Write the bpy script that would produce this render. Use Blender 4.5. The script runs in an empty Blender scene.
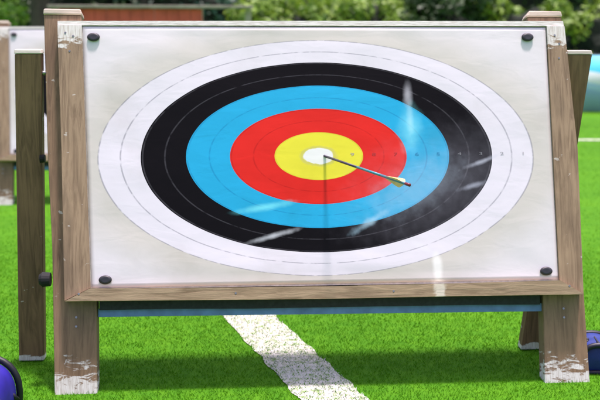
import bpy, bmesh, math, random
from mathutils import Vector, Matrix, noise
random.seed(7)
scene = bpy.context.scene
C = scene.collection
LEAN = math.radians(18)

# ------------------------------------------------------------------ node helpers
def new_mat(name):
    m = bpy.data.materials.new(name); m.use_nodes = True
    nt = m.node_tree; nt.nodes.clear()
    out = nt.nodes.new('ShaderNodeOutputMaterial')
    b = nt.nodes.new('ShaderNodeBsdfPrincipled')
    nt.links.new(b.outputs[0], out.inputs[0])
    return m, nt, b
def nd(nt, kind, **kw):
    n = nt.nodes.new(kind)
    for k, v in kw.items(): setattr(n, k, v)
    return n
def lk(nt, a, b): nt.links.new(a, b)
def mth(nt, op, a, b=None, c=None, clamp=False):
    n = nt.nodes.new('ShaderNodeMath'); n.operation = op; n.use_clamp = clamp
    for i, v in enumerate((a, b, c)):
        if v is None: continue
        if isinstance(v, (int, float)): n.inputs[i].default_value = v
        else: nt.links.new(v, n.inputs[i])
    return n.outputs[0]
def mixc(nt, fac, a, b, blend='MIX'):
    n = nt.nodes.new('ShaderNodeMix'); n.data_type = 'RGBA'; n.blend_type = blend; n.clamp_factor = True
    for s, v in ((n.inputs[0], fac), (n.inputs[6], a), (n.inputs[7], b)):
        if isinstance(v, (int, float)): s.default_value = v
        elif isinstance(v, tuple): s.default_value = (*v, 1)
        else: nt.links.new(v, s)
    return n.outputs[2]
def ramp(nt, fac, stops, interp='LINEAR'):
    n = nt.nodes.new('ShaderNodeValToRGB'); n.color_ramp.interpolation = interp
    e = n.color_ramp.elements
    while len(e) < len(stops): e.new(0.5)
    for el, (p, c) in zip(e, stops):
        el.position = p; el.color = (*c, 1) if len(c) == 3 else c
    nt.links.new(fac, n.inputs[0]); return n.outputs[0]
def noise_tex(nt, vec, scale, detail=4, rough=.55, dist=0.0):
    n = nt.nodes.new('ShaderNodeTexNoise'); n.inputs['Scale'].default_value = scale
    n.inputs['Detail'].default_value = detail; n.inputs['Roughness'].default_value = rough
    n.inputs['Distortion'].default_value = dist
    if vec is not None: nt.links.new(vec, n.inputs['Vector'])
    return n.outputs[0]
def mapping(nt, vec, sc=(1,1,1), loc=(0,0,0), rot=(0,0,0)):
    n = nt.nodes.new('ShaderNodeMapping')
    n.inputs['Scale'].default_value = sc; n.inputs['Location'].default_value = loc; n.inputs['Rotation'].default_value = rot
    nt.links.new(vec, n.inputs[0]); return n.outputs[0]
def bump(nt, b, h, strength, dist):
    n = nt.nodes.new('ShaderNodeBump'); n.inputs['Strength'].default_value = strength; n.inputs['Distance'].default_value = dist
    nt.links.new(h, n.inputs['Height']); nt.links.new(n.outputs[0], b.inputs['Normal'])
def step(nt, x, lo, hi):
    n = nt.nodes.new('ShaderNodeMapRange'); n.interpolation_type = 'SMOOTHSTEP'
    n.inputs['From Min'].default_value = lo; n.inputs['From Max'].default_value = hi
    nt.links.new(x, n.inputs[0]); return n.outputs[0]

# ------------------------------------------------------------------ wood
def wood(name, dark, light, axis='Z', paint=None, rough=.72, pmax=.9, sun_streak=None):
    """paint: list of (z0, z1, amount) bands along the board's length where worn white paint survives"""
    m, nt, b = new_mat(name)
    tc = nd(nt, 'ShaderNodeTexCoord').outputs['Object']
    sc = (26, 26, 2.2) if axis == 'Z' else (2.2, 26, 26)
    g = noise_tex(nt, mapping(nt, tc, sc), 1.6, 8, .62, 1.2)
    fine = noise_tex(nt, mapping(nt, tc, tuple(s*6 for s in sc)), 1.5, 5, .6)
    big = noise_tex(nt, tc, 3.1, 4)
    mid = tuple((a*.45+c*.55) for a, c in zip(dark, light))
    col = ramp(nt, g, [(.28, dark), (.45, mid), (.58, light), (.74, mid)])
    col = mixc(nt, mth(nt, 'MULTIPLY', step(nt, fine, .56, .78), .3), col, dark)
    col = mixc(nt, mth(nt, 'MULTIPLY', step(nt, big, .45, .75), .45), col, tuple(min(1, v*1.28) for v in light))
    bl = noise_tex(nt, mapping(nt, tc, (4, 4, 1.2) if axis == 'Z' else (1.2, 4, 4), (5, 2, 8)), 2.4, 5)
    col = mixc(nt, mth(nt, 'MULTIPLY', step(nt, bl, .5, .68), .4), col, tuple(v*.55 for v in mid))
    if paint:
        sep = nd(nt, 'ShaderNodeSeparateXYZ'); lk(nt, tc, sep.inputs[0])
        z = sep.outputs[2 if axis == 'Z' else 0]
        n1 = noise_tex(nt, mapping(nt, tc, (9, 9, 26) if axis == 'Z' else (8, 9, 14)), 1.5, 6, .65, .6)
        tot = None
        for z0, z1, amt in paint:
            # amount fades from z0 (solid) to z1 (bare)
            f = nd(nt, 'ShaderNodeMapRange'); f.inputs['From Min'].default_value = z1; f.inputs['From Max'].default_value = z0
            f.inputs['To Min'].default_value = 0; f.inputs['To Max'].default_value = amt
            lk(nt, z, f.inputs[0])
            tot = f.outputs[0] if tot is None else mth(nt, 'MAXIMUM', tot, f.outputs[0])
        msk = step(nt, mth(nt, 'ADD', n1, mth(nt, 'SUBTRACT', tot, .5)), .52, .6)
        msk = mth(nt, 'MULTIPLY', msk, mth(nt, 'GREATER_THAN', tot, 0.001))
        fleck = step(nt, noise_tex(nt, mapping(nt, tc, (1, 1, 1.7), (3, 1, 2)), 17, 3, .5), .70, .725)
        msk = mth(nt, 'MAXIMUM', msk, mth(nt, 'MULTIPLY', fleck, .6))
        msk = mth(nt, 'MULTIPLY', msk, pmax)
        chip = step(nt, fine, .35, .6)
        pc = mixc(nt, chip, (.62, .56, .5), (.86, .83, .78))
        col = mixc(nt, msk, col, pc)
    if sun_streak is not None:  # pale streak of sunlight painted into the wood, continuing one on the paper
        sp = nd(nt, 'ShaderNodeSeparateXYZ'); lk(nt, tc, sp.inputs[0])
        dd = mth(nt, 'ADD', mth(nt, 'DIVIDE', mth(nt, 'ABSOLUTE', mth(nt, 'SUBTRACT', sp.outputs[0], sun_streak)), .030), mth(nt, 'MULTIPLY', mth(nt, 'SUBTRACT', noise_tex(nt, tc, 45, 4), .5), 1.6))
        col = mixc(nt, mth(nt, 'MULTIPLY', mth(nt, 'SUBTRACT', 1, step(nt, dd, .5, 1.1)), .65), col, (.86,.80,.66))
    lk(nt, col, b.inputs['Base Color'])
    b.inputs['Roughness'].default_value = rough
    bump(nt, b, mth(nt, 'ADD', g, mth(nt, 'MULTIPLY', fine, .4)), .45, .004)
    return m
W_POST = wood('post_wood', (.105,.058,.030), (.285,.175,.098), 'Z', [(-.02,.42,.72), (-.02,.035,1.0)])
W_STILE = wood('stile_wood', (.15,.09,.048), (.375,.255,.155), 'Z', [(1.66,1.40,.86)])
W_RAIL = wood('rail_wood', (.17,.11,.055), (.42,.30,.18), 'X', sun_streak=.508)
W_TOP = wood('top_rail_wood', (.6,.54,.48), (.76,.70,.64), 'X', [(-9,9,2.2)], pmax=.95)
W_LEG = wood('leg_wood', (.085,.040,.018), (.25,.135,.068), 'Z', [(-.02,.07,1.25)])
W_CAP = wood('cap_wood', (.36,.27,.2), (.66,.55,.45), 'X')
W_LEGCAP = wood('end_grain', (.4,.36,.28), (.62,.58,.5), 'X')

def simple(name, col, rough=.5, metal=0, var=.25, scale=30, bmp=.2, coat=0):
    m, nt, b = new_mat(name)
    tc = nd(nt, 'ShaderNodeTexCoord').outputs['Object']
    n = noise_tex(nt, tc, scale, 5)
    lk(nt, ramp(nt, n, [(.3, tuple(v*(1-var) for v in col)), (.7, tuple(min(1, v*(1+var)) for v in col))]), b.inputs['Base Color'])
    b.inputs['Roughness'].default_value = rough; b.inputs['Metallic'].default_value = metal
    b.inputs['Coat Weight'].default_value = coat
    if bmp: bump(nt, b, n, bmp, .003)
    return m
M_BUTT = simple('butt_foam', (.03,.035,.035), .9, scale=60)
M_BOARD = simple('board_paint', (.62,.6,.55), .7)
M_BLUE = simple('blue_bar', (.12,.26,.46), .45, 0, .25, 14)
M_BLACK = simple('black_plastic', (.01,.01,.011), .8)
M_STEEL = simple('screw_steel', (.35,.34,.33), .4, .9)

# ------------------------------------------------------------------ target face paper
RX, RZ = .988, .5395
def face_material():
    m, nt, b = new_mat('target_paper')
    tc = nd(nt, 'ShaderNodeTexCoord').outputs['Object']
    sep = nd(nt, 'ShaderNodeSeparateXYZ'); lk(nt, tc, sep.inputs[0])
    x, z = sep.outputs[0], sep.outputs[2]
    xx = mth(nt, 'DIVIDE', x, RX); zz = mth(nt, 'DIVIDE', z, RZ)
    wob = mth(nt, 'MULTIPLY', mth(nt, 'SUBTRACT', noise_tex(nt, tc, 2.2, 2), .5), .012)
    r = mth(nt, 'ADD', mth(nt, 'SQRT', mth(nt, 'ADD', mth(nt, 'MULTIPLY', xx, xx), mth(nt, 'MULTIPLY', zz, zz))), wob)
    WH = (.83,.78,.84); BK = (.0035,.0025,.0035); CY = (.0,.42,.72); RD = (.83,.028,.018); YL = (.86,.78,.05); PAPER = (.68,.635,.58)
    base = ramp(nt, r, [(0, YL), (.2, RD), (.403, CY), (.604, BK), (.806, WH), (1.0, PAPER)], 'CONSTANT')
    # the unprinted margin has yellowed beside the rings and stayed whiter towards the corners
    base = mixc(nt, mth(nt, 'MULTIPLY', step(nt, mth(nt, 'ADD', r, mth(nt, 'MULTIPLY', noise_tex(nt, tc, 4, 3), .2)), 1.10, 1.42), 1.0), base, (.80,.755,.77))
    # dividing lines
    fr = mth(nt, 'SUBTRACT', mth(nt, 'MULTIPLY', r, 10), mth(nt, 'ROUND', mth(nt, 'MULTIPLY', r, 10)))
    d = mth(nt, 'ABSOLUTE', fr)
    line = mth(nt, 'SUBTRACT', 1, step(nt, d, .018, .05))
    line = mth(nt, 'MULTIPLY', line, mth(nt, 'LESS_THAN', r, 1.02))
    line = mth(nt, 'MULTIPLY', line, mth(nt, 'GREATER_THAN', r, .15))
    brk = step(nt, noise_tex(nt, tc, 26, 3), .28, .55)
    line = mth(nt, 'MULTIPLY', line, brk)
    lcol = ramp(nt, r, [(0, (.35,.25,.02)), (.25, (.45,.012,.01)), (.45, (.0,.2,.45)), (.62, (.11,.105,.12)), (.84, (.25,.24,.29))], 'CONSTANT')
    lst = ramp(nt, r, [(0, (.25,)*3), (.25, (.45,)*3), (.45, (.45,)*3), (.65, (.4,)*3), (.84, (.6,)*3)], 'CONSTANT')
    col = mixc(nt, mth(nt, 'MULTIPLY', line, lst), base, lcol)
    # print variation and dirt
    n1 = noise_tex(nt, tc, 3.0, 5); n2 = noise_tex(nt, tc, 34, 4)
    col = mixc(nt, mth(nt, 'MULTIPLY', step(nt, n1, .5, .8), .3), col, (.6,.58,.5), 'MULTIPLY')
    col = mixc(nt, mth(nt, 'MULTIPLY', step(nt, n2, .55, .8), .12), col, (.75,.75,.72), 'MULTIPLY')
    # white centre spot with a faint olive rim
    cen = mth(nt, 'ADD', r, mth(nt, 'MULTIPLY', mth(nt, 'SUBTRACT', noise_tex(nt, tc, 22, 3), .5), .03))
    col = mixc(nt, mth(nt, 'MULTIPLY', mth(nt, 'SUBTRACT', 1, step(nt, cen, .078, .095)), .45), col, (.50,.48,.22))
    col = mixc(nt, mth(nt, 'SUBTRACT', 1, step(nt, cen, .066, .073)), col, (.9,.9,.86))
    # sun streaks, glints and a sheen haze painted into the paper colour (x, z, half length, half width, angle, strength)
    def light_patch(cx, cz, hl, hw, ang, s, colr=(.86,.86,.9), soft=.35, wob=.25):
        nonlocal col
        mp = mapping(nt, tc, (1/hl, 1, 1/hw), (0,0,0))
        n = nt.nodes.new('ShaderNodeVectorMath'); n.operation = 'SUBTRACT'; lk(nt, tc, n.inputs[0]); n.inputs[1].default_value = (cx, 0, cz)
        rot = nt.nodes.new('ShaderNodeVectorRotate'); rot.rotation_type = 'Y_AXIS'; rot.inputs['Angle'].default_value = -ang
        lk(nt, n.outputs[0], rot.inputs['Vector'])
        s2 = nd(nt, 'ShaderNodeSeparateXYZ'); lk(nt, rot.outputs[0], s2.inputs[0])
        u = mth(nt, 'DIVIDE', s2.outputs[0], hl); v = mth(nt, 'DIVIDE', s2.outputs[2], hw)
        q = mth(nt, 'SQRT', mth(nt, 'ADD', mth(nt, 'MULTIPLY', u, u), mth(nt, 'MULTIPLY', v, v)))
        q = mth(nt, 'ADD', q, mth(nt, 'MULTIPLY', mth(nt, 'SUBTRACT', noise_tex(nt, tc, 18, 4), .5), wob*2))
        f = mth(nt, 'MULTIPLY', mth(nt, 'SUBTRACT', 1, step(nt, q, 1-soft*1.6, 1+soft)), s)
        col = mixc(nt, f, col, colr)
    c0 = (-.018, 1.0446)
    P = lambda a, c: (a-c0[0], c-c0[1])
    light_patch(*P(.52,.92), .34,.19, -.35, .11, (.75,.72,.85), .75, .45)
    light_patch(*P(.42,.90), .20,.09, -.5, .16, (.65,.8,.95), .6, .7)
    light_patch(*P(.397,1.33), .018,.052, 0, .55, (.7,.68,.75), .6, .5)
    light_patch(*P(.405,1.17), .045,.085, 0, .5, (.3,.93,1.), .7, .5)
    light_patch(*P(.405,1.215), .014,.06, 0, .4, (.6,.93,1.), .7, .5)
    light_patch(*P(.507,.530), .022,.070, -.06, .95, (.97,.94,.90), .4, .3)
    light_patch(*P(.44,.625), .05,.014, .5, .3, (.93,.91,.95), .6, .3)
    light_patch(*P(-.23,.685), .10,.010, -.26, .75, (.66,.68,.72), .7, .8)
    light_patch(*P(-.265,.815), .11,.014, -.17, .75, (.2,.88,.97), .7, .5)
    light_patch(*P(.21,.745), .075,.014, -.55, .6, (.5,.75,.9), .7, .9)
    light_patch(*P(.73,1.015), .075,.009, -.36, .6, (.6,.62,.72), .7, .8)
    light_patch(*P(.69,.905), .055,.010, -.28, .55, (.55,.57,.68), .7, .8)
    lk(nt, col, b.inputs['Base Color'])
    b.inputs['Roughness'].default_value = .5
    b.inputs['Specular IOR Level'].default_value = .12
    cr = noise_tex(nt, mapping(nt, tc, (1, 1, 2.4), (0,0,0), (0,.4,0)), 5.5, 3, .5, .6)
    bump(nt, b, mth(nt, 'ADD', cr, mth(nt, 'MULTIPLY', n2, .12)), .13, .01)
    return m
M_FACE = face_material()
M_PIN = simple('pin_black', (.03,.03,.035), .45)
M_INK = simple('ring_ink', (.36,.34,.37), .7, var=.1)
M_INKR = simple('ring_ink_dark_red', (.45,.03,.03), .7, var=.1)
M_INKC = simple('ring_ink_blue', (.01,.25,.48), .7, var=.1)
M_INKW = simple('ring_ink_white', (.2,.2,.22), .7, var=.1)

# ------------------------------------------------------------------ mesh helpers
def link(name, bm, mat, parent=None, smooth=False, loc=(0,0,0), rot=(0,0,0), bevel=0, seg=2):
    me = bpy.data.meshes.new(name); bm.normal_update(); bm.to_mesh(me); bm.free()
    o = bpy.data.objects.new(name, me); C.objects.link(o)
    for mm in (mat if isinstance(mat, (list, tuple)) else [mat]): me.materials.append(mm)
    if smooth:
        for p in me.polygons: p.use_smooth = True
    o.location = loc; o.rotation_euler = rot
    if parent: o.parent = parent
    if bevel:
        bv = o.modifiers.new('edge_softening', 'BEVEL'); bv.width = bevel; bv.segments = seg; bv.limit_method = 'ANGLE'; bv.angle_limit = math.radians(35)
    return o
def tag(o, label=None, cat=None, group=None, kind=None):
    if label: o['label'] = label
    if cat: o['category'] = cat
    if group: o['group'] = group
    if kind: o['kind'] = kind
    return o
def empty(name, loc, rz=0):
    o = bpy.data.objects.new(name, None); C.objects.link(o); o.location = loc; o.rotation_euler = (0,0,rz); o.empty_display_size = .1
    return o
def slab(quad, o0, o1, cuts=0):
    """quad: four (x, s) corners counter-clockwise seen from the front; o0 back offset, o1 front offset."""
    bm = bmesh.new()
    f = [bm.verts.new((x, -o1, s)) for x, s in quad]; k = [bm.verts.new((x, -o0, s)) for x, s in quad]
    bm.faces.new(f); bm.faces.new(k[::-1])
    n = len(quad)
    for i in range(n):
        j = (i+1) % n; bm.faces.new((f[j], f[i], k[i], k[j]))
    bmesh.ops.recalc_face_normals(bm, faces=bm.faces)
    return bm
def roughen(bm, amp, sc=3.0, seed=0):
    for v in bm.verts:
        n = noise.noise_vector(v.co*sc + Vector((seed, seed*2, 0))); v.co += n*amp
def beam(bm, pts, w, d, up=None):
    """box section swept through points [(x,y,z,...)] with widths w (x) and d (y)"""
    prev = None; first = None
    for i, p in enumerate(pts):
        ww = w[i] if isinstance(w, list) else w; dd = d[i] if isinstance(d, list) else d
        ring = [bm.verts.new((p[0]+sx*ww/2, p[1]+sy*dd/2, p[2])) for sx, sy in ((-1,-1),(1,-1),(1,1),(-1,1))]
        if prev:
            for a in range(4): bm.faces.new((prev[a], prev[(a+1)%4], ring[(a+1)%4], ring[a]))
        else: first = ring
        prev = ring
    bm.faces.new(first[::-1]); bm.faces.new(prev)
    bmesh.ops.recalc_face_normals(bm, faces=bm.faces)
def tube(bm, p0, p1, r0, r1=None, seg=12, caps=True):
    r1 = r0 if r1 is None else r1
    p0, p1 = Vector(p0), Vector(p1); d = (p1-p0).normalized()
    a = d.orthogonal().normalized(); b = d.cross(a)
    R0 = [bm.verts.new(p0+(a*math.cos(t)+b*math.sin(t))*r0) for t in [2*math.pi*i/seg for i in range(seg)]]
    R1 = [bm.verts.new(p1+(a*math.cos(t)+b*math.sin(t))*r1) for t in [2*math.pi*i/seg for i in range(seg)]]
    for i in range(seg): bm.faces.new((R0[i], R0[(i+1)%seg], R1[(i+1)%seg], R1[i]))
    if caps: bm.faces.new(R0[::-1]); bm.faces.new(R1)

# ------------------------------------------------------------------ the target stand
def make_stand():
    root = empty('target_stand', (0,0,0))
    rx = (-LEAN, 0, 0)
    def plank(name, quad, o0, o1, mat, seed=1, bev=.004, cut=8, amp=.0025):
        bm = slab(quad, o0, o1)
        es = [e for e in bm.edges]
        bmesh.ops.subdivide_edges(bm, edges=es, cuts=cut, use_grid_fill=True)
        roughen(bm, amp, 4, seed)
        return link(name, bm, mat, root, rot=rx, bevel=0)
    # front posts (lean with the board)
    for side, q in ((-1, [(-1.189,-.004), (-1.007,-.004), (-1.012,.41), (-1.094,1.715), (-1.262,1.715), (-1.236,1.09), (-1.209,.64)]),
                    (1, [(.986,-.004), (1.194,-.004), (1.187,.61), (1.163,1.077), (1.157,1.715), (.992,1.715), (1.004,.6)])):
        bm = slab(q, -.115, -.036)
        bmesh.ops.triangulate(bm, faces=[f for f in bm.faces if len(f.verts) > 4])
        p = link('post', bm, W_POST, root, rot=rx, bevel=.005)
        x0, x1 = ((-1.264, -1.09) if side < 0 else (.985, 1.160))
        bm = slab([(x0, 1.716), (x1, 1.716), (x1-.006, 1.742), (x0+.012*(side > 0)+.002, 1.744)], -.118, -.03)
        link('cap', bm, W_CAP, p, bevel=.006)
        # screws
        for s in (.30, .34):
            xx = -1.10 if side < 0 else 1.09
            bm = bmesh.new(); tube(bm, (xx, .037, s), (xx, .034, s), .006, .005, 14); link('screw', bm, M_STEEL, p)
    # frame round the board
    plank('stile', [(-1.1435,.412), (-1.033,.4655), (-1.083,1.6505), (-1.1905,1.6505), (-1.165,1.085)], -.034, .014, W_STILE, 3, cut=0, amp=0)
    plank('stile', [(1.169,.404), (1.1795,1.07), (1.1495,1.654), (1.066,1.654), (1.062,.4685)], -.034, .014, W_STILE, 5, cut=0, amp=0)
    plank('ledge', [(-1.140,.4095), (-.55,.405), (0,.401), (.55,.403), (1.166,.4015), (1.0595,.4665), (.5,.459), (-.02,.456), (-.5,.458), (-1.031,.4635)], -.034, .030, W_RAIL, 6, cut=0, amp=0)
    plank('top_rail', [(-1.191,1.652), (0,1.654), (1.149,1.656), (1.146,1.680), (0,1.677), (-1.191,1.672)], -.034, .008, W_TOP, 7, cut=0, amp=0)
    plank('backing_board', [(-1.075,.462), (1.070,.462), (1.064,1.649), (-1.081,1.649)], -.030, .000, M_BOARD, 8, cut=0)
    plank('straw_butt', [(-1.002,.369), (.982,.361), (.982,1.64), (-1.002,1.64)], -.13, -.037, M_BUTT, 9, cut=5, amp=.006)
    plank('blue_rail', [(-1.008,.340), (1.000,.330), (1.000,.366), (-1.008,.376)], -.112, -.06, M_BLUE, 10, cut=0, amp=0)
    # rear legs, nearly upright, pinned beside the posts
    for (xt, xb, yt, yb) in ((-1.322, -1.372, .50, .485), (1.222, 1.066, .50, .495)):
        bm = bmesh.new()
        beam(bm, [(xb+(xt-xb)*t, yb+(yt-yb)*t, 1.445*t+.001) for t in (0, .25, .5, .75, 1)], .118, .06)
        l = link('rear_leg', bm, W_LEG, root, bevel=.004)
        bm = bmesh.new(); beam(bm, [(xt, yt, 1.447), (xt-.002, yt+.002, 1.466)], [.124,.116], [.066,.058])
        link('cap', bm, W_LEGCAP, l, bevel=.004)
    # pivots: black knobs through leg and post
    for x0, x1, y, z in ((-1.275,-1.245,.49,1.36), (1.150,1.172,.49,1.36)):
        bm = bmesh.new(); tube(bm, (x0,y,z), (x1,y,z), .010, .010, 14); link('pivot', bm, M_STEEL, root, True)
    # spreader hook on the outside of the post, and a catch on the leg
    bm = bmesh.new(); tube(bm, (-1.215,.20,.470), (-1.250,.20,.470), .030, .034, 16); tube(bm, (-1.250,.20,.470), (-1.264,.20,.470), .032, .022, 16)
    link('spreader_knob', bm, M_BLACK, root)
    bm = bmesh.new(); tube(bm, (-1.290,.475,.97), (-1.268,.475,.97), .022, .018, 14); link('spreader_knob', bm, M_BLACK, root)
    # nail heads in the frame
    for x, s in ((-1.155,1.615), (-1.12,1.60), (-1.135,1.53), (1.10,1.61), (1.12,1.57), (1.115,1.50), (-1.08,.44), (1.10,.44), (.3,.43), (-.4,.432)):
        o = .031 if s < .45 else .0155
        bm = bmesh.new(); tube(bm, (x, -o+.002, s), (x, -o, s), .0055, .0045, 10)
        link('nail', bm, M_STEEL, root, rot=rx)
    return root

def paper_h(x, z, e=.3):
    return .0035 + .0045*(noise.noise(Vector((x*2.1, z*2.6, 3)))+.5)*min(1, e*14) + .0012*noise.noise(Vector((x*7+z*3, z*9, 7)))*min(1, e*20)
def make_face():
    """printed paper target face: origin at the ring centre, x across, z up the slope"""
    root = empty('paper_target', (0,0,0))
    c = Vector((-.018, 0, 1.0446))
    TL, TR, BR, BL = Vector((-1.080,0,1.6475)), Vector((1.0610,0,1.6500)), Vector((1.0600,0,.4720)), Vector((-1.029,0,.4665))
    bm = bmesh.new(); NX, NZ = 110, 64; grid = []
    for j in range(NZ+1):
        v = j/NZ; row = []
        for i in range(NX+1):
            u = i/NX
            p = (BL.lerp(BR, u)).lerp(TL.lerp(TR, u), v) - c
            e = min(u, 1-u, v, 1-v)
            h = paper_h(p.x, p.z, e)
            # curl between the pins along the edges
            if v < .03 or v > .97: h += .0015*abs(math.sin(u*math.pi))
            row.append(bm.verts.new((p.x, -h, p.z)))
        grid.append(row)
    for j in range(NZ):
        for i in range(NX):
            bm.faces.new((grid[j][i], grid[j][i+1], grid[j+1][i+1], grid[j+1][i]))
    face = link('paper', bm, M_FACE, root, True)
    sol = face.modifiers.new('paper_thickness', 'SOLIDIFY'); sol.thickness = .0012; sol.offset = -1
    for x, s in ((-1.030,1.596), (.971,1.601), (1.003,.509), (-.969,.500)):
        bm = bmesh.new(); x -= c.x; s -= c.z
        prof = [(0,-.016,.012), (.0,-.0165,.020), (0,-.012,.0275), (0,-.006,.0255), (0,-.003,.0235)]
        prev = None; seg = 20
        for (_, y, r) in prof:
            ring = [bm.verts.new((x+r*1.05*math.cos(t), y, s+r*.72*math.sin(t))) for t in [2*math.pi*k/seg for k in range(seg)]]
            if prev:
                for k in range(seg): bm.faces.new((prev[k], prev[(k+1)%seg], ring[(k+1)%seg], ring[k]))
            else: bm.faces.new(ring)
            prev = ring
        bmesh.ops.recalc_face_normals(bm, faces=bm.faces)
        link('pin', bm, M_PIN, root, True)
    # printed ring numbers along the right hand radius
    for k in range(9):
        val = 9-k
        cu = bpy.data.curves.new('ring_number', 'FONT'); cu.body = str(val); cu.size = .022; cu.align_x = 'CENTER'; cu.align_y = 'CENTER'; cu.extrude = 0
        t = bpy.data.objects.new('tmp_number', cu); C.objects.link(t)
        bpy.context.view_layer.update()
        dg = bpy.context.evaluated_depsgraph_get()
        me = bpy.data.meshes.new_from_object(t.evaluated_get(dg))
        bpy.data.objects.remove(t)
        o = bpy.data.objects.new('ring_number', me); C.objects.link(o)
        me.materials.clear(); me.materials.append(M_INKW if val in (3, 4) else M_INKC if val in (5, 6) else M_INKR if val in (7, 8) else M_INK)
        o.rotation_euler = (math.pi/2, 0, 0); o.scale = (1.75, .85, 1)
        xk = .152+.0988*k; o.location = (xk, -paper_h(xk, .0065)-.0009, .0065); o.parent = root
    return root

def copy_tree(o, parent=None):
    c = o.copy(); C.objects.link(c); c.parent = parent
    for ch in list(o.children): copy_tree(ch, c)
    return c

X0, Y0, YAW = .126, 3.952, .0726
stand = make_stand(); stand.location = (X0, Y0, .004); stand.rotation_euler = (0,0,YAW)
tag(stand, 'large weathered wooden target stand holding the face with the arrow in it', 'target stand', 'archery target stands on the grass')
def place_face(f, st, sc=1.0):
    c = Vector((-.018, 0, 1.0446))
    M = Matrix.Translation(st.location) @ Matrix.Rotation(st.rotation_euler.z, 4, 'Z') @ Matrix.Diagonal((sc,sc,sc,1)) @ Matrix.Rotation(-LEAN, 4, 'X') @ Matrix.Translation(c)
    f.rotation_mode = 'XYZ'; f.matrix_world = M
    return M
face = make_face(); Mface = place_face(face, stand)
tag(face, 'ring target paper with a white centre and an arrow stuck in it', 'target face', 'paper target faces')

stand2 = copy_tree(stand); stand2.location = (-1.56, 8.20, .004); stand2.rotation_euler = (0,0,.03); stand2.scale = (.965,)*3
tag(stand2, 'wooden target stand farther back, mostly hidden behind the larger one', 'target stand', 'archery target stands on the grass')
face2 = copy_tree(face); place_face(face2, stand2, .965)
tag(face2, 'white target paper with a black corner pin on the stand farther back', 'target face', 'paper target faces')

# ------------------------------------------------------------------ arrow
def make_arrow():
    hit = Mface @ Vector((.026, -.006, 0)); end = Vector((.428, 3.66, .972))
    root = empty('arrow', hit)
    d = end-hit; L = d.length; root.rotation_mode = 'QUATERNION'; root.rotation_quaternion = d.to_track_quat('Z', 'Y')
    def st(nm, z0, z1, r0, r1, mat, par=None, seg=14):
        bm = bmesh.new(); tube(bm, (0,0,z0), (0,0,z1), r0, r1, seg); return link(nm, bm, mat, par or root, True)
    carbon = simple('arrow_carbon', (.06,.055,.08), .5, var=.3)
    teal = simple('arrow_teal', (.04,.27,.33), .45, var=.2)
    grey = simple('arrow_grey', (.07,.25,.34), .45, var=.2)
    vane_m = simple('vane_yellow', (.90,.62,.22), .6, var=.15)
    nock_m = simple('nock_red', (.22,.02,.03), .4)
    st('tip', -.05, .03, .0055, .0058, carbon)
    s = st('shaft', .03, L-.03, .0058, .0058, [carbon])
    me = s.data; me.materials.append(teal); me.materials.append(grey)
    # shaft in three coloured lengths
    bm = bmesh.new()
    cuts = [.03, L*.42, L*.70, L-.03]
    for i in range(3):
        n0 = len(bm.faces); tube(bm, (0,0,cuts[i]), (0,0,cuts[i+1]), .0054, .0054, 16)
        bm.faces.ensure_lookup_table()
        for f in list(bm.faces)[n0:]: f.material_index = i
    bm.to_mesh(me); bm.free()
    for p in me.polygons: p.use_smooth = True
    st('nock', L-.03, L, .0060, .0068, nock_m)
    for k in range(3):
        a = 2*math.pi*k/3+.4
        bm = bmesh.new(); z0, z1 = L-.175, L-.04; hh = .017; n = 10
        lo = [Vector((.006, 0, z0+(z1-z0)*i/n)) for i in range(n+1)]
        hi = [Vector((.006+hh*min(1, (i/n)*1.5)*(1 if i < n-1 else .55 if i == n-1 else .02), 0, z0+(z1-z0)*i/n)) for i in range(n+1)]
        R = Matrix.Rotation(a, 3, 'Z')
        for off in (-.0006, .0006):
            A = [bm.verts.new(R @ (p+Vector((0,off,0)))) for p in lo]; B = [bm.verts.new(R @ (p+Vector((0,off,0)))) for p in hi]
            for i in range(n): bm.faces.new((A[i], A[i+1], B[i+1], B[i]))
        link('vane', bm, vane_m, root)
    tag(root, 'single arrow with yellow vanes and red nock stuck in the white centre', 'arrow')
make_arrow()

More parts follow.
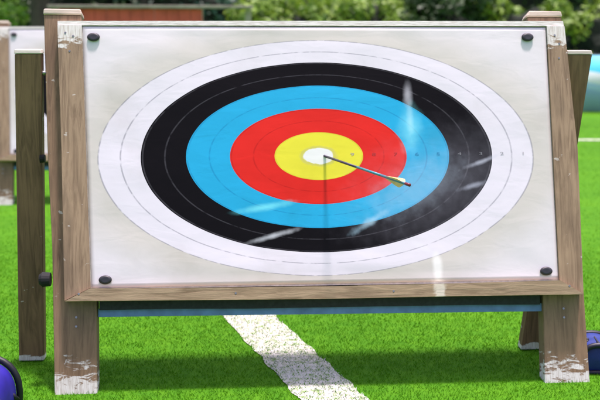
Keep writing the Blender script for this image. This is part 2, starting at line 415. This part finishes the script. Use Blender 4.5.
# ------------------------------------------------------------------ bags at the frame's edges
def make_bag(name, label, loc, rz, r, length, col, piping, hgt=.9):
    root = empty(name, loc, rz)
    fab = simple('bag_fabric', col, .55, var=.22, scale=18, bmp=.3)
    pm = simple('bag_piping', piping, .5)
    bm = bmesh.new(); seg, rings = 32, 18; prev = None
    def sec(x, k):
        pts = []
        for i in range(seg):
            t = 2*math.pi*i/seg; cy, cz = math.cos(t), math.sin(t)
            e = .82
            y = math.copysign(abs(cy)**e, cy)*r*k; z = math.copysign(abs(cz)**e, cz)*r*hgt*k
            z = max(z, -r*hgt*.86)
            pts.append(Vector((x, y, z + r*hgt*.86)))
        return pts
    prof = []
    for i in range(rings+1):
        t = i/rings; x = (t-.5)*length
        end = min(t, 1-t)*rings
        k = {0:.0, 1:.90}.get(int(end), 1.0) if end < 2 else 1.0+.02*math.sin(t*19)
        prof.append((x if end > .5 else x*.97, k))
    for x, k in prof:
        p = sec(x, max(k, .02)); ring = []
        for v in p:
            w = v+noise.noise_vector(v*7)*.008*(1 if k > .1 else 0); w.z = max(w.z, .002); ring.append(bm.verts.new(w))
        if prev:
            for i in range(seg): bm.faces.new((prev[i], prev[(i+1)%seg], ring[(i+1)%seg], ring[i]))
        else: bm.faces.new(ring[::-1])
        prev = ring
    bm.faces.new(prev); bmesh.ops.recalc_face_normals(bm, faces=bm.faces)
    b = link('bag_body', bm, fab, root, True); ss = b.modifiers.new('smooth_surface', 'SUBSURF'); ss.levels = 1; ss.render_levels = 2
    for sx in (-1, 1):
        bm = bmesh.new(); p = sec(sx*length*.5*(1-2/rings*.9), .985)
        cen = sum(p, Vector())/seg; prev = None; rr = []
        for i in range(seg):
            out_ = (p[i]-cen).normalized(); ax = Vector((1,0,0))
            rr.append([bm.verts.new(p[i]+out_*math.cos(t)*.014+ax*math.sin(t)*.014) for t in [2*math.pi*k/8 for k in range(8)]])
        for i in range(seg):
            for k in range(8): bm.faces.new((rr[i][k], rr[(i+1)%seg][k], rr[(i+1)%seg][(k+1)%8], rr[i][(k+1)%8]))
        link('piping', bm, pm, root, True)
    for sy in (-1, 1):
        bm = bmesh.new(); pts = []
        for i in range(15):
            t = i/14; pts.append(((-.14+.28*t)*min(1, length/.4), sy*r*(1.04-.55*math.sin(t*math.pi)), r*hgt*(.75+1.04*math.sin(t*math.pi))))
        for a, c in zip(pts, pts[1:]): tube(bm, a, c, .009, .009, 8)
        link('handle', bm, pm, root, True)
    bm = bmesh.new(); top = r*hgt*1.86
    for i in range(24): 
        x = -length*.4+length*.8*i/24; tube(bm, (x,0,top-.004), (x+length*.8/24*.8,0,top-.004), .007, .007, 6)
    link('zip', bm, pm, root, True)
    tag(root, label, 'bag')
    return root
make_bag('sports_bag', 'violet blue sports bag with black piping beside the left front post', (-1.305, 3.45, .004), 1.45, .165, .40, (.02,.010,.25), (.006,.006,.012))
make_bag('sports_bag', 'small dark navy bag on the grass beside the right front post', (1.392, 4.27, .004), 1.50, .080, .20, (.006,.022,.17), (.005,.006,.02))

# ------------------------------------------------------------------ ground
def grass_col(nt, tc):
    n1 = noise_tex(nt, tc, 1.1, 4); n2 = noise_tex(nt, tc, 14, 5, .6); n3 = noise_tex(nt, tc, 140, 3)
    a = ramp(nt, n1, [(.3, (.038,.165,.002)), (.55, (.05,.20,.002)), (.75, (.075,.235,.003))])
    a = mixc(nt, mth(nt, 'MULTIPLY', step(nt, n2, .35, .7), .35), a, (.11,.30,.004))
    return a, n3
m_ground, nt, b = new_mat('mown_turf')
tc = nd(nt, 'ShaderNodeTexCoord').outputs['Object']
colr, n3 = grass_col(nt, tc)
colr = mixc(nt, mth(nt, 'MULTIPLY', step(nt, n3, .4, .75), .35), colr, (.03,.15,.004))
lk(nt, colr, b.inputs['Base Color']); b.inputs['Roughness'].default_value = .85; b.inputs['Specular IOR Level'].default_value = .15
bump(nt, b, n3, .5, .01)
bm = bmesh.new()
S = 150
for i in range(31):
    for j in range(31): bm.verts.new((-S+2*S*i/30, -S+2*S*j/30, 0))
bm.verts.ensure_lookup_table()
for i in range(30):
    for j in range(30):
        a = i*31+j; bm.faces.new((bm.verts[a], bm.verts[a+31], bm.verts[a+32], bm.verts[a+1]))
tag(link('ground', bm, m_ground), kind='structure')

# white painted line running back under the target, and the far cross line
def line_edges(y):
    t = (y-3.856)/(5.109-3.856)
    return .003+t*(-.456-.003), .296+t*(-.165-.296)
m_line, nt, b = new_mat('line_paint')
tc = nd(nt, 'ShaderNodeTexCoord').outputs['Object']
n = noise_tex(nt, tc, 28, 6, .65); nn = noise_tex(nt, mapping(nt, tc, (6, 40, 1)), 2, 4)
col = ramp(nt, n, [(.36, (.14,.26,.05)), (.45, (.42,.46,.32)), (.64, (.64,.61,.58))])
col = mixc(nt, mth(nt, 'MULTIPLY', step(nt, nn, .55, .75), .4), col, (.42,.38,.36))
lk(nt, col, b.inputs['Base Color']); b.inputs['Roughness'].default_value = .9
bump(nt, b, n, .6, .012)
m_blade_w = simple('painted_blade', (.66,.66,.6), .8, scale=9, bmp=0)
bm = bmesh.new(); rows = []
N = 260
for i in range(N+1):
    y = 3.0+(15-3.0)*i/N; a, c = line_edges(y)
    j1 = noise.noise(Vector((y*9, 0, 1)))*.02 + noise.noise(Vector((y*30, 0, 1)))*.008; j2 = noise.noise(Vector((y*9, 5, 1)))*.02 + noise.noise(Vector((y*30, 5, 1)))*.008
    rows.append((bm.verts.new((a+j1, y, .004)), bm.verts.new((c+j2, y, .004))))
for i in range(N): bm.faces.new((rows[i][0], rows[i][1], rows[i+1][1], rows[i+1][0]))
rnd = random.Random(3)
def blade(bm, x, y, h, w, lean, z=.003, mi=0):
    a = rnd.random()*6.283; dx, dy = math.cos(a)*w/2, math.sin(a)*w/2
    l = rnd.random()*6.283; lx, ly = math.cos(l)*lean, math.sin(l)*lean
    v = [bm.verts.new((x-dx, y-dy, z)), bm.verts.new((x+dx, y+dy, z)), bm.verts.new((x+lx, y+ly, z+h))]
    f = bm.faces.new(v); f.material_index = mi
for _ in range(9000):
    y = 3.3+rnd.random()**1.3*3.2; a, c = line_edges(y); x = a+(c-a)*rnd.random()
    blade(bm, x, y, .004+rnd.random()*.009, .005, .010, .004, 1 if rnd.random() < .74 else 2)
m_blade = None
def blade_mat(name, cols):
    m, nt, b = new_mat(name)
    tc = nd(nt, 'ShaderNodeTexCoord').outputs['Object']
    n = noise_tex(nt, tc, 1.1, 4); n2 = noise_tex(nt, tc, 60, 2)
    base = ramp(nt, n2, [(.3, cols[0]), (.5, cols[1]), (.7, cols[2])])
    base = mixc(nt, mth(nt, 'MULTIPLY', step(nt, n, .45, .75), .5), base, cols[3])
    lk(nt, base, b.inputs['Base Color']); b.inputs['Roughness'].default_value = .6
    b.inputs['Specular IOR Level'].default_value = .12
    tr = nd(nt, 'ShaderNodeBsdfTranslucent'); lk(nt, base, tr.inputs[0])
    ms = nd(nt, 'ShaderNodeMixShader'); ms.inputs[0].default_value = .35
    out = [q for q in nt.nodes if q.type == 'OUTPUT_MATERIAL'][0]
    lk(nt, b.outputs[0], ms.inputs[1]); lk(nt, tr.outputs[0], ms.inputs[2]); lk(nt, ms.outputs[0], out.inputs[0])
    return m
m_blade = blade_mat('grass_blade', [(.045,.205,.002), (.062,.245,.002), (.085,.28,.003), (.105,.30,.003)])
tag(link('painted_line', bm, [m_line, m_blade_w, m_blade]), kind='structure')
bm = bmesh.new(); rows = []
for i in range(121):
    x = -16+32*i/120; j = noise.noise(Vector((x*4, 2, 1)))*.02
    rows.append((bm.verts.new((x, 13.0-x*.004+j, .004)), bm.verts.new((x, 13.16-x*.004+j, .004))))
for i in range(120): bm.faces.new((rows[i][0], rows[i+1][0], rows[i+1][1], rows[i][1]))
tag(link('far_line', bm, m_line), kind='structure')

# short mown blades, dense where the lens sees them large
verts, faces = [], []
def many(count, x0, x1, y0, y1, h0, h1, w, pw=1.0):
    for _ in range(count):
        y = y0+(rnd.random()**pw)*(y1-y0)
        x = x0+(x1-x0)*rnd.random()
        if (y > y1-1.2 or y < y0+.3 or abs(x) > x1-.8) and rnd.random() > min((y1-y)/1.2+.15, (y-y0)/.3+.1, (x1-abs(x))/.8+.05): continue
        a, c = line_edges(y)
        if a+.006+.01*noise.noise(Vector((x*40,y*40,0))) < x < c-.006+.01*noise.noise(Vector((x*40,y*40,4))) and rnd.random() < .985: continue
        t = rnd.random()*6.283; l = rnd.random()*6.283; hh = h0+(h1-h0)*rnd.random()
        dx, dy = math.cos(t)*w/2, math.sin(t)*w/2; lx, ly = math.cos(l)*hh*.7, math.sin(l)*hh*.7
        k = len(verts)
        verts.extend(((x-dx, y-dy, .001), (x+dx, y+dy, .001), (x+lx, y+ly, hh))); faces.append((k, k+1, k+2))
many(300000, -3.6, 3.6, 2.9, 7.0, .007, .017, .0034, 1.25)
many(200000, -9, 9, 2.0, 16, .008, .020, .006)
me = bpy.data.meshes.new('grass'); me.from_pydata(verts, [], faces); me.materials.append(m_blade)
go = bpy.data.objects.new('grass', me); C.objects.link(go)
tag(go, 'short bright green mown grass over the whole field', 'grass', kind='stuff')

# ------------------------------------------------------------------ foliage at the back
def leaf_mat(name, c0, c1, c2):
    m, nt, b = new_mat(name)
    tc = nd(nt, 'ShaderNodeTexCoord').outputs['Object']
    n = noise_tex(nt, tc, 1.6, 4); n2 = noise_tex(nt, tc, 9, 2)
    col = ramp(nt, n2, [(.3, c0), (.5, c1), (.7, c2)])
    col = mixc(nt, mth(nt, 'MULTIPLY', step(nt, n, .4, .7), .5), col, c2)
    lk(nt, col, b.inputs['Base Color']); b.inputs['Roughness'].default_value = .5
    tr = nd(nt, 'ShaderNodeBsdfTranslucent'); lk(nt, col, tr.inputs[0])
    ms = nd(nt, 'ShaderNodeMixShader'); ms.inputs[0].default_value = .3
    out = [q for q in nt.nodes if q.type == 'OUTPUT_MATERIAL'][0]
    lk(nt, b.outputs[0], ms.inputs[1]); lk(nt, tr.outputs[0], ms.inputs[2]); lk(nt, ms.outputs[0], out.inputs[0])
    return m
M_DARK = leaf_mat('dark_leaf', (.012,.042,.010), (.025,.075,.015), (.055,.12,.02))
M_TEAL = leaf_mat('teal_leaf', (.008,.05,.028), (.015,.09,.045), (.03,.12,.05))
M_OLIVE = leaf_mat('olive_leaf', (.05,.12,.012), (.15,.30,.025), (.32,.46,.04))
M_LIGHT = leaf_mat('light_leaf', (.08,.24,.02), (.18,.42,.03), (.30,.55,.06))
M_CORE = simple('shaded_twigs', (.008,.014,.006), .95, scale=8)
M_BARK = wood('bark', (.03,.022,.015), (.10,.075,.05), 'Z')
def leaves(bm, centre, rad, n, size, rn):
    for _ in range(n):
        while True:
            p = Vector((rn.uniform(-1,1), rn.uniform(-1,1), rn.uniform(-1,1)))
            if .25 < p.length < 1: break
        q = Vector((centre[0]+p.x*rad[0], centre[1]+p.y*rad[1], centre[2]+p.z*rad[2]))
        nrm = (p.normalized()+Vector((rn.gauss(0,.6), rn.gauss(0,.6), rn.gauss(.5,.6)))).normalized()
        a = nrm.orthogonal().normalized(); a = Matrix.Rotation(rn.random()*6.28, 3, nrm) @ a; c = nrm.cross(a)
        s = size*rn.uniform(.6, 1.3)
        v = [bm.verts.new(q-a*s*.5), bm.verts.new(q+c*s*.28+nrm*s*.05), bm.verts.new(q+a*s*.6), bm.verts.new(q-c*s*.28+nrm*s*.05)]
        bm.faces.new(v)
def shrub(x, y, rx_, ry_, h, mat, label, n=34, per=260, size=.13, seed=0, cat='shrub', group='shrubs along the back of the field'):
    rn = random.Random(seed); root = empty('shrub', (x, y, 0))
    bm = bmesh.new()
    for k in range(n):
        a = rn.random()*6.283; rr = rn.random()**.5; z = rn.uniform(.12, .92)*h
        fall = math.sqrt(max(.1, 1-(z/h-.35)**2*1.6))
        cc = (math.cos(a)*rr*rx_*.8*fall, math.sin(a)*rr*ry_*.8*fall, z)
        cr = rn.uniform(.25, .5)*min(rx_, h*.5)
        leaves(bm, cc, (cr, cr, cr*.75), per, size, rn)
    link('foliage', bm, mat, root)
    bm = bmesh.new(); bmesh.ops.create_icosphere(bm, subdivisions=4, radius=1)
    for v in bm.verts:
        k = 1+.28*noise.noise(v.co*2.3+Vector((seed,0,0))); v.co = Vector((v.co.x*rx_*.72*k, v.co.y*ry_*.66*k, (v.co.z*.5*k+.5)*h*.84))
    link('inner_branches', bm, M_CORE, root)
    bm = bmesh.new(); tube(bm, (0,0,0), (.03,.02,h*.5), .07, .03, 8); link('stem', bm, M_BARK, root)
    tag(root, label, cat, group); return root
shrub(-6.9, 18.5, 1.9, 1.2, 2.35, M_LIGHT, 'bright light green shrub behind the stand farther back', seed=1, per=300)
shrub(-4.4, 19.6, 1.5, 1.1, 3.2, M_DARK, 'very dark shrub between the bright shrub and the red fence', seed=2)
shrub(-2.4, 19.5, 1.6, 1.2, 3.0, M_TEAL, 'dark blue green shrub rising behind the red fence', seed=3)
shrub(-.5, 18.9, 1.6, 1.1, 2.05, M_OLIVE, 'yellow olive shrub just past the end of the fence', seed=4)
shrub(1.3, 19.6, 1.6, 1.2, 2.15, M_OLIVE, 'olive shrub with yellowish tips above the middle of the target', seed=5)
shrub(3.0, 19.3, 1.5, 1.2, 2.25, M_DARK, 'dark shrub above the right side of the target', seed=6)
shrub(4.4, 18.9, 1.4, 1.1, 2.10, M_OLIVE, 'olive shrub behind the top of the right front post', seed=8)
shrub(6.3, 18.9, 1.7, 1.1, 2.2, M_OLIVE, 'olive shrub standing directly behind the cyan banner', seed=9)
# farther masses so that no gap shows between the shrubs
def wood_mass():
    rn = random.Random(50); bm = bmesh.new()
    for k in range(230):
        x = rn.uniform(-24, 24); y = rn.uniform(22.5, 26); z = rn.uniform(.3, 6.2)
        leaves(bm, (x, y, z), (1.3, 1.0, 1.0), 190, .22, rn)
    o = link('far_wood', bm, M_DARK)
    tag(o, 'dark green wood closing off the field behind the shrubs', 'wood', kind='stuff')
    bm = bmesh.new(); NXX = 60; rows = []
    for j in range(9):
        row = []
        for i in range(NXX+1):
            x = -34+68*i/NXX; z = -.3+8.0*j/8; y = 28+2.4*noise.noise(Vector((x*.3, z*.4, 0)))+ (z/8)**2*4
            row.append(bm.verts.new((x, y, z)))
        rows.append(row)
    back = [[bm.verts.new((v.co.x, v.co.y+6, v.co.z)) for v in r] for r in (rows[0], rows[-1])]
    for j in range(8):
        for i in range(NXX): bm.faces.new((rows[j][i], rows[j][i+1], rows[j+1][i+1], rows[j+1][i]))
    for i in range(NXX): bm.faces.new((rows[-1][i], rows[-1][i+1], back[1][i+1], back[1][i])); bm.faces.new((back[0][i], back[0][i+1], back[1][i+1], back[1][i]))
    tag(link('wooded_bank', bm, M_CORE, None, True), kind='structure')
wood_mass()
# tree whose trunk shows above the top left corner of the stand
def tree(x, y):
    rn = random.Random(77); root = empty('tree', (x, y, 0))
    bm = bmesh.new(); pts = [(0,0,-.1,.26), (.03,0,.8,.2), (-.02,.04,2.0,.17), (.06,0,3.4,.14), (0,.05,5.0,.08)]
    for a, c in zip(pts, pts[1:]): tube(bm, a[:3], c[:3], a[3], c[3], 14, False)
    for k in range(9):
        z = 2.8+k*.25; a = k*2.4; e = (math.cos(a)*1.3, math.sin(a)*1.3, z+.9); tube(bm, (0,0,z), e, .06, .02, 8)
    link('trunk', bm, M_BARK, root, True)
    bm = bmesh.new()
    for k in range(36):
        a = rn.random()*6.28; r_ = rn.random()**.5*1.8; z = rn.uniform(3.2, 6.2)
        leaves(bm, (math.cos(a)*r_, math.sin(a)*r_, z), (.7,.7,.5), 120, .17, rn)
    link('crown', bm, M_DARK, root)
    tag(root, 'slim dark trunked tree rising behind the left corner of the board', 'tree')
tree(-4.62, 17.2)

# ------------------------------------------------------------------ red fence with pale cap rail
fr = empty('low_fence', (-2.1, 15.0, 0))
M_RED = simple('red_board', (.72,.11,.07), .6, var=.2, scale=3)
M_RAILP = wood('pale_rail', (.22,.19,.14), (.48,.42,.34), 'X')
bm = bmesh.new()
for i in range(12):
    x0 = -1.55+i*.185
    beam(bm, [(x0, 0, .15), (x0, 0, 1.775)], .178, .03)
link('red_panel', bm, M_RED, fr, bevel=.004)
bm = bmesh.new(); beam(bm, [(-.22,-.02,1.787), (-.22,-.02,1.832)], 3.15, .16); link('cap_rail', bm, M_RAILP, fr, bevel=.006)
bm = bmesh.new(); beam(bm, [(-.22,.03,.50), (-.22,.03,.58)], 3.0, .04); link('lower_rail', bm, M_RAILP, fr, bevel=.004)
for i in range(5):
    x = -1.72+i*.75; bm = bmesh.new(); beam(bm, [(x,.075,0), (x,.075,1.783)], .09, .08); link('fence_post', bm, M_RAILP, fr, bevel=.004)
tag(fr, 'low fence of red boards under a pale cap rail', 'fence')

# ------------------------------------------------------------------ blue banner
m_ban, nt, b = new_mat('banner_cloth')
tc = nd(nt, 'ShaderNodeTexCoord').outputs['Object']
sep = nd(nt, 'ShaderNodeSeparateXYZ'); lk(nt, tc, sep.inputs[0])
z = mth(nt, 'ADD', sep.outputs[2], mth(nt, 'MULTIPLY', mth(nt, 'SINE', mth(nt, 'MULTIPLY', sep.outputs[0], 2.2)), -.10))
col = ramp(nt, z, [(0, (.34,.45,.90)), (.34, (.45,.62,.92)), (.46, (.80,.86,.84)), (.66, (.03,.60,.78)), (.98, (.02,.52,.66))], 'CONSTANT')
lk(nt, col, b.inputs['Base Color']); b.inputs['Roughness'].default_value = .5
bn = empty('banner', (7.0, 17.0, 0), -.02)
bm = bmesh.new(); rows = []
for j in range(2):
    rows.append([bm.verts.new((-1.98+3.96*i/60, -.03+.012*math.sin(i*.7), .03+.99*j)) for i in range(61)])
for i in range(60): bm.faces.new((rows[0][i], rows[0][i+1], rows[1][i+1], rows[1][i]))
o = link('banner_cloth', bm, m_ban, bn, True); sd = o.modifiers.new('cloth_thickness', 'SOLIDIFY'); sd.thickness = .004
bm = bmesh.new()
for z_ in (.03, 1.02): tube(bm, (-2,.01,z_), (2,.01,z_), .018, .018, 10)
for x in (-2, 0, 2): tube(bm, (x,.01,0), (x,.01,1.03), .018, .018, 10); tube(bm, (x,.01,.6), (x,.5,0), .012, .012, 8)
link('banner_frame', bm, M_STEEL, bn, True)
tag(bn, 'low cyan banner with a white wave standing on the far grass', 'banner')

# ------------------------------------------------------------------ camera
cam = bpy.data.cameras.new('camera'); co = bpy.data.objects.new('camera', cam); C.objects.link(co)
pitch = math.radians(10.66); roll = -0.003877
co.matrix_world = Matrix.Translation((0,0,1.6)) @ Matrix.Rotation(math.pi/2-pitch, 4, 'X') @ Matrix.Rotation(-roll, 4, 'Z')
cam.sensor_width = 36; cam.lens = 36*951/600; cam.clip_start = .05; cam.clip_end = 500
cam.dof.use_dof = True; cam.dof.focus_distance = 4.1; cam.dof.aperture_fstop = 2.2
scene.camera = co

# ------------------------------------------------------------------ light
w = bpy.data.worlds.new('World'); scene.world = w; w.use_nodes = True
nt = w.node_tree; bg = nt.nodes['Background']
sky = nt.nodes.new('ShaderNodeTexSky'); sky.sky_type = 'NISHITA'; sky.sun_disc = False
sv = Vector((.10, .095, 1)).normalized()
elev = math.asin(sv.z); azi = math.atan2(sv.x, sv.y)
sky.sun_elevation = elev; sky.sun_rotation = azi; sky.air_density = 1.0; sky.dust_density = 4.0; sky.ozone_density = .6
nt.links.new(sky.outputs[0], bg.inputs[0]); bg.inputs[1].default_value = .15
sl = bpy.data.lights.new('sun', 'SUN'); so = bpy.data.objects.new('sun', sl); C.objects.link(so)
sl.energy = 4.0; sl.angle = math.radians(5.0); sl.color = (1, .96, .9)
so.rotation_euler = sv.to_track_quat('Z', 'Y').to_euler(); so.location = (0, 0, 12)
scene.view_settings.view_transform = 'Standard'; scene.view_settings.look = 'None'
scene.view_settings.exposure = .58; scene.view_settings.gamma = 1; scene.view_settings.use_curve_mapping = False
scene.view_settings.use_white_balance = True; scene.view_settings.white_balance_temperature = 6450; scene.view_settings.white_balance_tint = 28
